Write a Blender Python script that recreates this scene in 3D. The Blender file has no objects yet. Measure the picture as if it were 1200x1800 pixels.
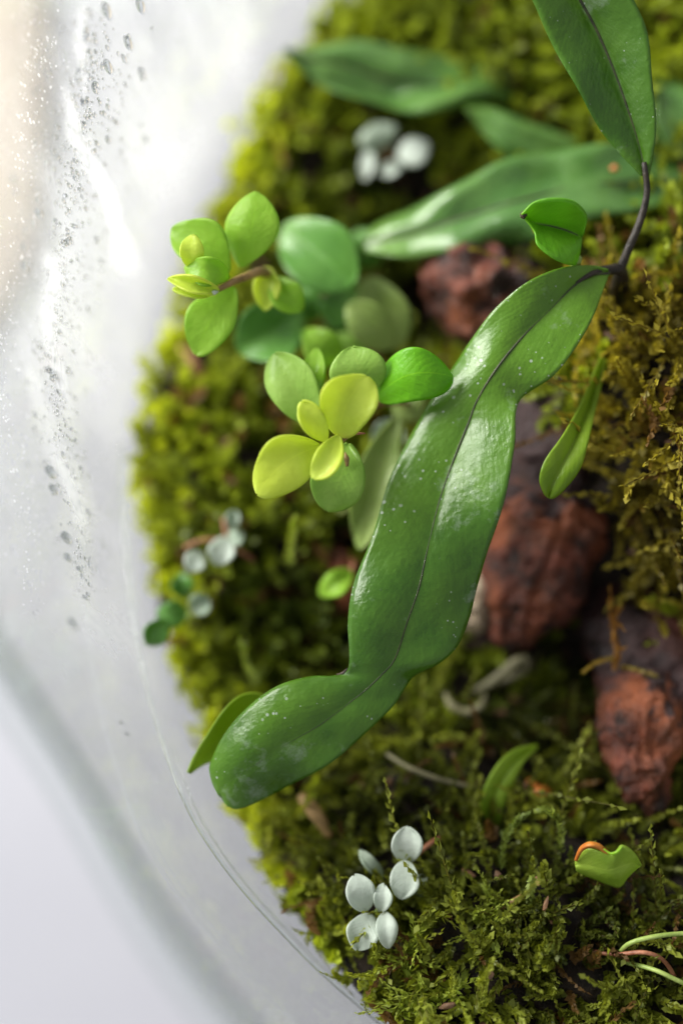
import bpy, bmesh, math, random
import numpy as np
from mathutils import Vector, Matrix, noise
random.seed(7); rng = np.random.default_rng(11)
scene = bpy.context.scene
COL = scene.collection

# ------------------------------------------------------------------ camera
FPX = 2500.0; H = 0.21; DF = 0.9035 * H          # focal length in photo pixels, height over the moss, focus distance
TILT, ROLL = 0.2857, -0.6146
JC = np.array([0.3311, 0.1238]); JR = 0.5229 * H  # jar axis and inner radius
def rz(a):
    c, s = math.cos(a), math.sin(a); return np.array([[c, -s, 0], [s, c, 0], [0, 0, 1]])
W = rz(-ROLL)
_f = np.array([0, math.sin(TILT), -math.cos(TILT)]); _u = np.array([0, math.cos(TILT), math.sin(TILT)]); _r = np.array([1.0, 0, 0])
c_, s_ = math.cos(ROLL), math.sin(ROLL)
CF = W @ _f; CR = W @ (c_ * _r + s_ * _u); CU = W @ (-s_ * _r + c_ * _u)
CP = np.array([0, 0, H])
JX, JY = (W @ np.array([JC[0], JC[1], 0]))[:2] * H
cd = bpy.data.cameras.new('camera'); cam = bpy.data.objects.new('camera', cd); COL.objects.link(cam); scene.camera = cam
cam.matrix_world = Matrix([[CR[i], CU[i], -CF[i], CP[i]] for i in range(3)] + [[0, 0, 0, 1]])
cd.sensor_fit = 'VERTICAL'; cd.sensor_height = 36; cd.sensor_width = 24; cd.lens = 50
cd.clip_start = 0.005; cd.clip_end = 20
cd.dof.use_dof = True; cd.dof.focus_distance = DF; cd.dof.aperture_fstop = 3.4; cd.dof.aperture_blades = 0

# ------------------------------------------------------------------ light
wd = bpy.data.worlds.new('World'); scene.world = wd; wd.use_nodes = True
bg = wd.node_tree.nodes['Background']; bg.inputs[0].default_value = (0.97, 0.98, 1.0, 1); bg.inputs[1].default_value = 0.32
def lamp(name, loc, target, size, power, col):
    l = bpy.data.lights.new(name, 'AREA'); l.shape = 'RECTANGLE'; l.size, l.size_y = size; l.energy = power; l.color = col
    o = bpy.data.objects.new(name, l); COL.objects.link(o); o.location = loc
    o.rotation_euler = (Vector(target) - Vector(loc)).to_track_quat('-Z', 'Y').to_euler(); return o
lamp('window_light', (-0.90, 0.62, 0.72), (0.02, 0.02, 0), (0.75, 0.8), 45, (1.0, 0.975, 0.93))
scene.view_settings.view_transform = 'Standard'; scene.view_settings.look = 'None'
scene.view_settings.exposure = 0.46; scene.view_settings.gamma = 1.0
scene.render.engine = 'CYCLES'
cy = scene.cycles; cy.use_denoising = True; cy.max_bounces = 12; cy.transparent_max_bounces = 24; cy.transmission_bounces = 10
cy.sample_clamp_indirect = 6.0; cy.blur_glossy = 0.5

# ------------------------------------------------------------------ picture <-> place
def P(px, py, off=0.0):                 # point seen at a photo pixel, `off` cm behind the plane in focus
    d = DF + off * 0.01
    return CP + d * (CF + (px - 600) / FPX * CR + (900 - py) / FPX * CU)
def PZ(px, py, z):                      # point seen at a photo pixel on the level z
    d = CF + (px - 600) / FPX * CR + (900 - py) / FPX * CU
    return CP + d * ((z - H) / d[2])
def PIX(p):
    q = np.asarray(p) - CP; w = q @ CF
    return 600 + FPX * (q @ CR) / w, 900 - FPX * (q @ CU) / w
# moss ground: level 0 with mounds and hollows (pixel, height cm, spread cm)
BUMPS = [(850, 1740, .6, 1.8), (690, 1680, .35, 1.2), (1000, 1580, .35, 1.0), (330, 760, .55, 1.1), (430, 930, .3, .9), (760, 570, -1.3, 1.1),
         (640, 1120, -.7, .9), (1010, 1120, -1.4, 1.2), (1170, 640, 1.5, 1.5), (1180, 900, .9, 1.2), (880, 60, .7, 1.8), (740, 320, -.9, 1.1),
         (560, 260, .3, 1.0), (1140, 1400, -.7, 1.0), (470, 1330, -.2, 1.0), (1240, 200, .5, 2.0)]
_B = [(PZ(a, b, 0)[0], PZ(a, b, 0)[1], h * .01, s * .01) for a, b, h, s in BUMPS]
def hgt(x, y):
    z = 0.0018 * np.sin(x * 410 + 1.3 + 1.5 * np.sin(y * 190)) * np.cos(y * 370 + np.sin(x * 230)) + 0.0011 * np.sin(x * 720 + y * 510) * np.cos(y * 830 - x * 200)
    for bx, by, h, s in _B: z = z + h * np.exp(-((x - bx) ** 2 + (y - by) ** 2) / (2 * s * s))
    return z
def rag(a):                             # how far the moss stands back from the glass, by direction
    return .0012 + .0016 * (1 + np.sin(a * 17 + 2 * np.sin(a * 5)) * np.sin(a * 41 + 1)) * (.55 + .45 * np.sin(a * 9 + .6))
def G(px, py, up=0.0):                  # point on the moss ground at a photo pixel, `up` cm above it
    z = 0.0
    for _ in range(12):
        p = PZ(px, py, z); z = .5 * z + .5 * (float(hgt(p[0], p[1])) + up * .01)
    return PZ(px, py, z)

# ------------------------------------------------------------------ materials
def new_mat(name):
    m = bpy.data.materials.new(name); m.use_nodes = True; nt = m.node_tree; nt.nodes.clear()
    out = nt.nodes.new('ShaderNodeOutputMaterial'); return m, nt, out
def nd(nt, t, **kw):
    n = nt.nodes.new(t)
    for k, v in kw.items():
        if k in n.inputs: n.inputs[k].default_value = v
        else: setattr(n, k, v)
    return n
def ramp(nt, stops, fac=None):
    r = nt.nodes.new('ShaderNodeValToRGB'); e = r.color_ramp.elements
    while len(e) < len(stops): e.new(0.5)
    for x, (p, c) in zip(e, stops): x.position = p; x.color = (*c, 1) if len(c) == 3 else c
    if fac: nt.links.new(fac, r.inputs[0])
    return r
def mixc(nt, a, b, fac, blend='MIX'):
    m = nt.nodes.new('ShaderNodeMix'); m.data_type = 'RGBA'; m.blend_type = blend
    for s, i in ((a, 6), (b, 7), (fac, 0)):
        if isinstance(s, (tuple, list)): m.inputs[i].default_value = (*s, 1)
        elif isinstance(s, (int, float)): m.inputs[i].default_value = s
        else: nt.links.new(s, m.inputs[i])
    return m.outputs[2]
def math_(nt, op, a, b=None):
    m = nt.nodes.new('ShaderNodeMath'); m.operation = op
    for i, s in enumerate((a, b)):
        if s is None: continue
        if isinstance(s, (int, float)): m.inputs[i].default_value = s
        else: nt.links.new(s, m.inputs[i])
    return m.outputs[0]
def leaf_mat(name, col, col2, trans, rough=.3, tfac=.35, specks=0.0, veins=.08, pits=0, scale=1.0, coat=.0, edge=None):
    m, nt, out = new_mat(name); L = nt.links
    tc = nd(nt, 'ShaderNodeTexCoord'); uv = nd(nt, 'ShaderNodeUVMap')
    n1 = nd(nt, 'ShaderNodeTexNoise', Scale=170 * scale, Detail=4.0, Roughness=.55); L.new(tc.outputs['Object'], n1.inputs['Vector'])
    base = mixc(nt, col, col2, ramp(nt, [(.35, (0, 0, 0)), (.68, (1, 1, 1))], n1.outputs['Fac']).outputs[0])
    sep = nd(nt, 'ShaderNodeSeparateXYZ'); L.new(uv.outputs[0], sep.inputs[0])
    nb = nd(nt, 'ShaderNodeTexNoise', Scale=48.0, Detail=3.0, Roughness=.6); L.new(tc.outputs['Object'], nb.inputs['Vector'])
    base = mixc(nt, base, trans, math_(nt, 'MULTIPLY', ramp(nt, [(.45, (0, 0, 0)), (.75, (1, 1, 1))], nb.outputs['Fac']).outputs[0], .38))
    base = mixc(nt, base, trans, ramp(nt, [(.0, (.45,) * 3), (.35, (0, 0, 0))], sep.outputs[1]).outputs[0])
    bl = nd(nt, 'ShaderNodeTexNoise', Scale=330.0, Detail=5.0, Roughness=.7); L.new(tc.outputs['Object'], bl.inputs['Vector'])
    base = mixc(nt, base, (.16, .11, .03), math_(nt, 'MULTIPLY', ramp(nt, [(.69, (0, 0, 0)), (.78, (1, 1, 1))], bl.outputs['Fac']).outputs[0], .5))
    au = math_(nt, 'ABSOLUTE', math_(nt, 'SUBTRACT', sep.outputs[0], .5))
    # side veins run obliquely from the midrib
    ph = math_(nt, 'ADD', math_(nt, 'MULTIPLY', sep.outputs[1], 150.0 if specks else 44.0), math_(nt, 'MULTIPLY', au, -60.0 if specks else -26.0))
    ph = math_(nt, 'ADD', ph, math_(nt, 'MULTIPLY', n1.outputs['Fac'], 5.0))
    vein = math_(nt, 'POWER', math_(nt, 'ABSOLUTE', math_(nt, 'SINE', ph)), 6.0)
    base = mixc(nt, base, trans, math_(nt, 'MULTIPLY', vein, veins * .35))
    mid = math_(nt, 'LESS_THAN', au, .012)
    base = mixc(nt, base, trans, math_(nt, 'MULTIPLY', mid, .45 if not specks else 0.0))
    if edge:
        er = ramp(nt, [(.43, (0, 0, 0)), (.5, (1, 1, 1))], au)
        base = mixc(nt, base, edge, er.outputs[0])
    if specks:
        vo = nd(nt, 'ShaderNodeTexVoronoi', Scale=1250.0); L.new(tc.outputs['Object'], vo.inputs['Vector'])
        n3 = nd(nt, 'ShaderNodeTexNoise', Scale=95.0, Detail=3.0); L.new(tc.outputs['Object'], n3.inputs['Vector'])
        th = math_(nt, 'MULTIPLY', ramp(nt, [(.44, (0, 0, 0)), (.72, (1, 1, 1))], n3.outputs['Fac']).outputs[0], .36 * specks)
        sp = math_(nt, 'LESS_THAN', vo.outputs['Distance'], th)
        rnd = nd(nt, 'ShaderNodeTexWhiteNoise'); L.new(vo.outputs['Position'], rnd.inputs[0])
        sp = math_(nt, 'MULTIPLY', sp, math_(nt, 'GREATER_THAN', rnd.outputs[0], .62))
        base = mixc(nt, base, (.55, .62, .55), math_(nt, 'MULTIPLY', sp, math_(nt, 'SUBTRACT', rnd.outputs[0], .25)))
        n4 = nd(nt, 'ShaderNodeTexNoise', Scale=150.0, Detail=6.0, Roughness=.7); L.new(tc.outputs['Object'], n4.inputs['Vector'])
        base = mixc(nt, base, (.5, .58, .5), math_(nt, 'MULTIPLY', ramp(nt, [(.60, (0, 0, 0)), (.74, (1, 1, 1))], n4.outputs['Fac']).outputs[0], .4 * specks))
    if pits:
        vo = nd(nt, 'ShaderNodeTexVoronoi', Scale=430.0); L.new(tc.outputs['Object'], vo.inputs['Vector'])
        rnd = nd(nt, 'ShaderNodeTexWhiteNoise'); L.new(vo.outputs['Position'], rnd.inputs[0])
        sp = math_(nt, 'MULTIPLY', math_(nt, 'LESS_THAN', vo.outputs['Distance'], .16), math_(nt, 'GREATER_THAN', rnd.outputs[0], .93))
        base = mixc(nt, base, (.1, .06, .01), math_(nt, 'MULTIPLY', sp, .8))
    pb = nd(nt, 'ShaderNodeBsdfPrincipled'); L.new(base, pb.inputs['Base Color'])
    pb.inputs['Roughness'].default_value = rough; pb.inputs['IOR'].default_value = 1.45
    pb.inputs['Coat Weight'].default_value = coat; pb.inputs['Coat Roughness'].default_value = .18
    rr = ramp(nt, [(.3, (rough * .75,) * 3), (.7, (min(1, rough * 1.35),) * 3)], n1.outputs['Fac']); L.new(rr.outputs[0], pb.inputs['Roughness'])
    n2 = nd(nt, 'ShaderNodeTexNoise', Scale=900 * scale, Detail=3.0); L.new(tc.outputs['Object'], n2.inputs['Vector'])
    hh = math_(nt, 'ADD', math_(nt, 'MULTIPLY', n2.outputs['Fac'], .5), math_(nt, 'MULTIPLY', vein, -.5 * veins))
    hh = math_(nt, 'ADD', hh, math_(nt, 'MULTIPLY', n1.outputs['Fac'], .8))
    b = nd(nt, 'ShaderNodeBump', Strength=.5, Distance=.0006); L.new(hh, b.inputs['Height'])
    L.new(b.outputs[0], pb.inputs['Normal'])
    tr = nd(nt, 'ShaderNodeBsdfTranslucent'); L.new(mixc(nt, base, trans, .65), tr.inputs[0])
    mx = nd(nt, 'ShaderNodeMixShader'); mx.inputs[0].default_value = tfac
    L.new(pb.outputs[0], mx.inputs[1]); L.new(tr.outputs[0], mx.inputs[2]); L.new(mx.outputs[0], out.inputs[0]); return m
def plain_mat(name, c1, c2, scale=300, rough=.6, bump=.5, dist=.0008, stops=(.35, .65), detail=6, c3=None, coord='Object'):
    m, nt, out = new_mat(name); L = nt.links
    tc = nd(nt, 'ShaderNodeTexCoord')
    n1 = nd(nt, 'ShaderNodeTexNoise', Scale=scale, Detail=detail, Roughness=.62); L.new(tc.outputs[coord], n1.inputs['Vector'])
    base = ramp(nt, [(stops[0], c1), (stops[1], c2)], n1.outputs['Fac']).outputs[0]
    if c3:
        n3 = nd(nt, 'ShaderNodeTexNoise', Scale=scale * .32, Detail=3.0); L.new(tc.outputs[coord], n3.inputs['Vector'])
        base = mixc(nt, base, c3, ramp(nt, [(.48, (0, 0, 0)), (.66, (1, 1, 1))], n3.outputs['Fac']).outputs[0])
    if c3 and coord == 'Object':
        at = nd(nt, 'ShaderNodeAttribute', attribute_name='bark_shade'); n5 = nd(nt, 'ShaderNodeTexNoise', Scale=scale * 1.3, Detail=8.0); L.new(tc.outputs[coord], n5.inputs['Vector'])
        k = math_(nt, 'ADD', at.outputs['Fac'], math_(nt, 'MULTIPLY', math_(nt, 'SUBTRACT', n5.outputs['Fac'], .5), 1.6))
        base = mixc(nt, base, mixc(nt, (.018, .009, .010), (.075, .035, .035), n1.outputs['Fac']), ramp(nt, [(.4, (0, 0, 0)), (.6, (1, 1, 1))], k).outputs[0])  # dark bark tone that also carries the shade on the wood
    pb = nd(nt, 'ShaderNodeBsdfPrincipled', Roughness=rough); L.new(base, pb.inputs['Base Color'])
    b = nd(nt, 'ShaderNodeBump', Strength=bump, Distance=dist); L.new(n1.outputs['Fac'], b.inputs['Height']); L.new(b.outputs[0], pb.inputs['Normal'])
    L.new(pb.outputs[0], out.inputs[0]); return m
def moss_mat(name):
    m, nt, out = new_mat(name); L = nt.links
    at = nd(nt, 'ShaderNodeAttribute', attribute_name='tint')
    pb = nd(nt, 'ShaderNodeBsdfPrincipled', Roughness=.5); L.new(at.outputs['Color'], pb.inputs['Base Color'])
    tr = nd(nt, 'ShaderNodeBsdfTranslucent'); L.new(mixc(nt, at.outputs['Color'], (1.25, 1.2, .6), 1.0, 'MULTIPLY'), tr.inputs[0])
    mx = nd(nt, 'ShaderNodeMixShader'); mx.inputs[0].default_value = .4
    L.new(pb.outputs[0], mx.inputs[1]); L.new(tr.outputs[0], mx.inputs[2]); L.new(mx.outputs[0], out.inputs[0]); return m
def thin_glass(name, tint, edge_tint, gloss=1.0):
    m, nt, out = new_mat(name); L = nt.links
    lw = nd(nt, 'ShaderNodeLayerWeight', Blend=.35); fr = nd(nt, 'ShaderNodeFresnel', IOR=1.5)
    tr = nd(nt, 'ShaderNodeBsdfTransparent'); L.new(mixc(nt, tint, edge_tint, lw.outputs['Facing']), tr.inputs[0])
    gl = nd(nt, 'ShaderNodeBsdfGlossy', Roughness=.04); mx = nd(nt, 'ShaderNodeMixShader')
    L.new(math_(nt, 'MULTIPLY', fr.outputs[0], gloss), mx.inputs[0]); L.new(tr.outputs[0], mx.inputs[1]); L.new(gl.outputs[0], mx.inputs[2])
    L.new(mx.outputs[0], out.inputs[0]); return m
def real_glass(name, col, ior, rough=.0):
    m, nt, out = new_mat(name); g = nd(nt, 'ShaderNodeBsdfGlass', Roughness=rough, IOR=ior); g.inputs[0].default_value = (*col, 1)
    nt.links.new(g.outputs[0], out.inputs[0]); return m
def fog_mat(name, lo, hi, col=(.96, .965, .975), fine=True):
    m, nt, out = new_mat(name); L = nt.links
    tc = nd(nt, 'ShaderNodeTexCoord'); mp = nd(nt, 'ShaderNodeMapping'); mp.inputs['Scale'].default_value = (1, 1, .35); L.new(tc.outputs['Object'], mp.inputs[0])
    n1 = nd(nt, 'ShaderNodeTexNoise', Scale=38.0, Detail=5.0, Roughness=.6); L.new(mp.outputs[0], n1.inputs['Vector'])
    n2 = nd(nt, 'ShaderNodeTexNoise', Scale=700.0, Detail=3.0); L.new(mp.outputs[0], n2.inputs['Vector'])
    f = math_(nt, 'ADD', math_(nt, 'MULTIPLY', n1.outputs['Fac'], .8), math_(nt, 'MULTIPLY', n2.outputs['Fac'], 0.1 if fine else 0.0))
    at = nd(nt, 'ShaderNodeAttribute', attribute_name='fog')
    r = ramp(nt, [(.32, (lo,) * 3), (.72, (hi,) * 3)], f)
    fac = math_(nt, 'MULTIPLY', r.outputs[0], at.outputs['Fac'])
    df = nd(nt, 'ShaderNodeBsdfDiffuse'); df.inputs[0].default_value = (*col, 1)
    tl = nd(nt, 'ShaderNodeBsdfTranslucent'); tl.inputs[0].default_value = (*col, 1)
    a = nd(nt, 'ShaderNodeMixShader'); a.inputs[0].default_value = .62; L.new(df.outputs[0], a.inputs[1]); L.new(tl.outputs[0], a.inputs[2])
    tr = nd(nt, 'ShaderNodeBsdfTransparent'); mx = nd(nt, 'ShaderNodeMixShader')
    L.new(fac, mx.inputs[0]); L.new(tr.outputs[0], mx.inputs[1]); L.new(a.outputs[0], mx.inputs[2]); L.new(mx.outputs[0], out.inputs[0]); return m

M = {}
M['fern'] = leaf_mat('fern_leaf', (.046, .135, .010), (.080, .20, .016), (.20, .40, .02), rough=.30, tfac=.25, specks=1.0, veins=.05, coat=.28)
M['fern_back'] = leaf_mat('fern_leaf_behind', (.075, .19, .04), (.12, .26, .055), (.22, .40, .06), rough=.27, tfac=.25, specks=.3, coat=.55, veins=.08)
M['fern_young'] = leaf_mat('young_fern_leaf', (.10, .33, .012), (.15, .42, .02), (.35, .7, .03), rough=.35, tfac=.4, coat=.1)
M['fern_olive'] = leaf_mat('olive_fern_leaf', (.18, .32, .014), (.26, .40, .03), (.45, .62, .05), rough=.4, tfac=.4)
M['rib'] = plain_mat('midrib', (.018, .024, .008), (.06, .07, .02), 500, .5, .4, .0003)
M['stalk'] = plain_mat('dark_stalk', (.008, .006, .004), (.035, .025, .016), 700, .55, .6, .0005)
M['lf_yellow'] = leaf_mat('yellow_green_leaf', (.62, .74, .09), (.72, .84, .16), (.82, .92, .13), rough=.36, tfac=.5, pits=1, veins=.05)
M['lf_lime'] = leaf_mat('lime_leaf', (.32, .56, .05), (.42, .66, .08), (.45, .75, .05), rough=.38, tfac=.5, veins=.07)
M['lf_green'] = leaf_mat('soft_green_leaf', (.28, .50, .075), (.38, .60, .12), (.42, .62, .12), rough=.36, tfac=.4, veins=.07)
M['lf_bright'] = leaf_mat('bright_green_leaf', (.13, .42, .01), (.18, .50, .015), (.32, .72, .02), rough=.33, tfac=.42, veins=.08)
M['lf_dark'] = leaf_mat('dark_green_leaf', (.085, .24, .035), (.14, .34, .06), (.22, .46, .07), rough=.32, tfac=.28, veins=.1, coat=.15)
M['lf_olive'] = leaf_mat('olive_leaf', (.30, .43, .10), (.38, .50, .15), (.4, .5, .16), rough=.36, tfac=.35)
M['lf_pale'] = leaf_mat('pale_leaf', (.62, .70, .61), (.75, .81, .73), (.75, .82, .75), rough=.45, tfac=.35, veins=.1)
M['lf_grey'] = leaf_mat('grey_green_leaf', (.38, .48, .36), (.50, .58, .46), (.4, .5, .4), rough=.45, tfac=.3, veins=.1)
M['lf_orange'] = leaf_mat('orange_rimmed_leaf', (.26, .42, .035), (.38, .54, .07), (.5, .66, .09), rough=.4, tfac=.4)
M['rust'] = plain_mat('rust_leaf_edge', (.34, .07, .012), (.66, .25, .04), 400, .45, .3)
M['tipbrown'] = plain_mat('brown_leaf_tip', (.02, .012, .008), (.08, .045, .02), 900, .6, .3)
M['stem'] = plain_mat('brown_stem', (.16, .10, .03), (.42, .26, .10), 500, .5, .4)
M['stem_red'] = plain_mat('reddish_stem', (.20, .06, .03), (.46, .20, .11), 500, .5, .4)
M['stem_green'] = plain_mat('green_stem', (.20, .30, .05), (.40, .50, .14), 350, .45, .4)
M['tendril'] = plain_mat('pale_tendril', (.09, .085, .04), (.24, .22, .12), 400, .6, .4)
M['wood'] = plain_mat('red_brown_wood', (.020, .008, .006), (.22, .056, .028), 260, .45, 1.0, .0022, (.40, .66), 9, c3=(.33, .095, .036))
M['wood_dark'] = plain_mat('dark_wood', (.010, .006, .007), (.075, .035, .034), 170, .6, 1.0, .002, (.35, .68), 9, c3=(.16, .05, .035))
M['wood_pale'] = plain_mat('pale_wood', (.20, .13, .08), (.60, .50, .36), 330, .7, .8, .001)
M['crumb'] = plain_mat('bark_crumbs', (.03, .016, .008), (.24, .12, .055), 260, .7, .5)
M['soil'] = plain_mat('dark_soil', (.006, .004, .003), (.035, .022, .012), 420, .85, 1.0, .002)
M['moss'] = moss_mat('moss')
M['table'] = plain_mat('white_table', (.25, .255, .29), (.275, .28, .312), 14, .45, .08, .0005, (.3, .7), 3)
M['sheet'] = plain_mat('beige_sheet', (.47, .38, .30), (.55, .46, .37), 60, .9, .3, .001)
M['glass'] = thin_glass('clear_glass', (.992, .996, .994), (.965, .98, .972), .4)
M['rim'] = real_glass('seam_glass', (.96, .985, .97), 1.5, .02)
M['lip'] = thin_glass('lip_glass', (.975, .985, .98), (.90, .94, .92), .22)
M['drop'] = real_glass('water', (.97, .98, 1), 1.333, .0)
M['lime'] = plain_mat('sparkle_white', (.86, .87, .88), (.92, .93, .93), 500, .3, .1)  # opaque white standing in for droplet sparkle
M['fog'] = fog_mat('condensation', .18, .95)
M['streak'] = fog_mat('water_run', .35, 1.0, (.95, .96, .97), True)

# ------------------------------------------------------------------ objects
def root_loc(o):
    while o.parent: o = o.parent
    return np.array(o.location)
def obj(name, verts, faces, mat, parent=None, uvs=None, smooth=True, thick=0, label=None, tint=None):
    v = np.asarray(verts, float)
    if parent is not None: v = v - root_loc(parent)
    me = bpy.data.meshes.new(name); me.from_pydata(v.tolist(), [], faces if isinstance(faces, list) else faces.tolist()); me.update()
    if uvs is not None:
        ul = me.uv_layers.new(name='UVMap'); li = np.zeros(len(me.loops), np.int32); me.loops.foreach_get('vertex_index', li)
        ul.data.foreach_set('uv', np.asarray(uvs, np.float32)[li].ravel())
    if tint is not None:
        a = me.attributes.new('tint', 'FLOAT_COLOR', 'POINT'); a.data.foreach_set('color', np.c_[tint, np.ones(len(tint))].astype(np.float32).ravel())
    if smooth: me.polygons.foreach_set('use_smooth', np.ones(len(me.polygons), bool))
    me.materials.append(M[mat]); o = bpy.data.objects.new(name, me); COL.objects.link(o)
    if parent is not None: o.parent = parent
    if thick:
        s = o.modifiers.new('thickness', 'SOLIDIFY'); s.thickness = thick; s.offset = 0
    if label: o['label'] = label
    return o
def tag(o, label, cat, group=None):
    o['label'] = label; o['category'] = cat
    if group: o['group'] = group
    return o
def thing(name, label, cat, loc, group=None):
    o = bpy.data.objects.new(name, None); COL.objects.link(o); o.location = [float(c) for c in loc]; o.empty_display_size = .005
    return tag(o, label, cat, group)
def cr(pts, t):                          # Catmull-Rom through rows of pts at parameters t in 0..1
    pts = np.asarray(pts, float); n = len(pts); e = np.vstack([2 * pts[:1] - pts[1:2], pts, 2 * pts[-1:] - pts[-2:-1]])
    x = np.clip(np.asarray(t) * (n - 1), 0, n - 1 - 1e-9); i = x.astype(int); f = (x - i)[:, None]
    a, b, c, d = e[i], e[i + 1], e[i + 2], e[i + 3]
    return .5 * (2 * b + (c - a) * f + (2 * a - 5 * b + 4 * c - d) * f ** 2 + (3 * b - a - 3 * c + d) * f ** 3)
def blade(name, Lp, Mp, Rp, mat, parent, nv=60, nu=8, bulge=(.0, .0), thick=.00022, ruf=.0, label=None, seed=0, crease=.7):
    """A leaf blade from points down its two edges and its midrib; bulge lifts each half towards the viewer (cm)."""
    t = np.linspace(0, 1, nv); A, B, C = cr(Lp, t), cr(Mp, t), cr(Rp, t); V = []; U = []
    for j in range(2 * nu + 1):
        s = (j - nu) / nu; E = A if s < 0 else C; k = abs(s); bu = bulge[0] if s < 0 else bulge[1]
        bu = np.asarray(bu) if np.ndim(bu) else np.full(2, float(bu)); bb = np.interp(t, np.linspace(0, 1, len(bu)), bu) * .4
        dz = ((E - B) @ CF)[:, None] * CF[None]
        p = B + (E - B) * k + dz * ((k * k - k) * (1 - crease)) - CF[None] * (bb * .01 * 4 * k * (1 - k))[:, None]
        if ruf:
            w = np.array([noise.noise(Vector((q[0] * 120 + seed, q[1] * 120, s * .7))) for q in p]); p = p - CF[None] * (w * ruf * .016 * (.15 + k * k))[:, None]
        V.append(p); U.append(np.c_[np.full(nv, .5 + .5 * s), t])
    V = np.array(V); nj = 2 * nu + 1; idx = np.arange(nj * nv).reshape(nj, nv)
    F = np.stack([idx[:-1, :-1], idx[1:, :-1], idx[1:, 1:], idx[:-1, 1:]], -1).reshape(-1, 4)[:, ::-1]
    return obj(name, V.reshape(-1, 3), F, mat, parent, np.array(U).reshape(-1, 2), thick=thick, label=label)
def oval(name, parent, base, tip, wid, mat, arch=.25, cup=.12, roll=0., skew=0., pk=1.0, q=.54, ruf=.10, label=None, seed=None, nv=34, nu=8, thick=.00028, bul=.0, crease=.06):
    """A small leaf: base and tip as (pixel x, pixel y, cm behind focus), widest at pk, arched and cupped in depth (cm)."""
    seed = random.random() * 50 if seed is None else seed
    b = np.array(base, float); e = np.array(tip, float); ax = e[:2] - b[:2]; ln = np.hypot(*ax); ax /= ln; pr = np.array([ax[1], -ax[0]])
    n = 17; Lp, Mp, Rp = [], [], []
    for i in range(n):
        s = .5 - .5 * math.cos(math.pi * i / (n - 1)); w = max(.02, math.sin(math.pi * min(.999, max(.001, s)) ** pk)) ** q * wid / 2
        if i == 0: w = wid * .035
        if i == n - 1: w = wid * .03
        w1 = w * (1 + .05 * math.sin(seed + s * 7)); w2 = w * (1 + .05 * math.cos(seed * 1.7 + s * 6))
        m = b[:2] + ax * ln * s + pr * skew * math.sin(math.pi * s); o = b[2] + (e[2] - b[2]) * s - arch * math.sin(math.pi * s)
        l = m + pr * w1; r = m - pr * w2; k = w / (wid / 2)
        Lp.append(P(*l, o - cup * k ** 2 - roll * k)); Mp.append(P(*m, o)); Rp.append(P(*r, o - cup * k ** 2 + roll * k))
    return blade(name, Lp, Mp, Rp, mat, parent, nv, nu, (bul, bul), thick, ruf, label, seed, crease)
def tube_data(pts, rad, n=8, res=None, disp=0., fr=150., squash=1.):
    pts = np.asarray(pts, float); rad = np.asarray(rad, float); m = res or len(pts) * 4; t = np.linspace(0, 1, m)
    C = cr(pts, t); R = np.interp(t, np.linspace(0, 1, len(rad)), rad)
    T = np.gradient(C, axis=0); T /= np.linalg.norm(T, axis=1)[:, None] + 1e-12
    up = np.array([.31, .22, .92]); V = []
    for i in range(m):
        a = np.cross(T[i], up); a /= np.linalg.norm(a) + 1e-9; b = np.cross(T[i], a)
        for k in range(n):
            g = 2 * math.pi * k / n; d = math.cos(g) * a + math.sin(g) * b * squash; r = R[i]; p = C[i] + d * r
            if disp:
                q = Vector(p * fr); sl = np.linalg.norm(C[i] - C[0]); gq = Vector((math.cos(g) * 1.9, math.sin(g) * 1.9, sl * fr * .42))
                gr = 1 - abs(noise.fractal(gq, 1., 2.2, 3)) * 2.2; lump = noise.noise(q * .4 + Vector((9, 1, 4)))
                w = noise.fractal(q * 1.25, .75, 2.1, 7) * .6 + gr * .14 + lump * .9 + (noise.voronoi(q * 1.5)[0][0] - .4) * .8 + (noise.voronoi(q * 4)[0][0] - .4) * .22 + (noise.noise(Vector((gq[0] * 4, gq[1] * 4, gq[2]))) * .25) - .2
                p = p + d * w * disp * min(1, r / .004)
            V.append(p)
    F = []
    for i in range(m - 1):
        for k in range(n): F.append([i * n + k, i * n + (k + 1) % n, (i + 1) * n + (k + 1) % n, (i + 1) * n + k])
    F.append(list(range(n))[::-1]); F.append([(m - 1) * n + k for k in range(n)])
    return V, F
def tube(name, parent, pts, rad, mat, n=8, **kw):
    lab = kw.pop('label', None); V, F = tube_data(pts, rad, n, **kw); return obj(name, V, F, mat, parent, label=lab)
def rod(name, label, cat, pts, rad, mat, group=None, **kw):
    V, F = tube_data(pts, rad, kw.pop('n', 8), **kw); loc = np.array(pts[0]); V = np.array(V) - loc
    o = obj(name, V, F, mat); o.location = loc; return tag(o, label, cat, group)

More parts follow.
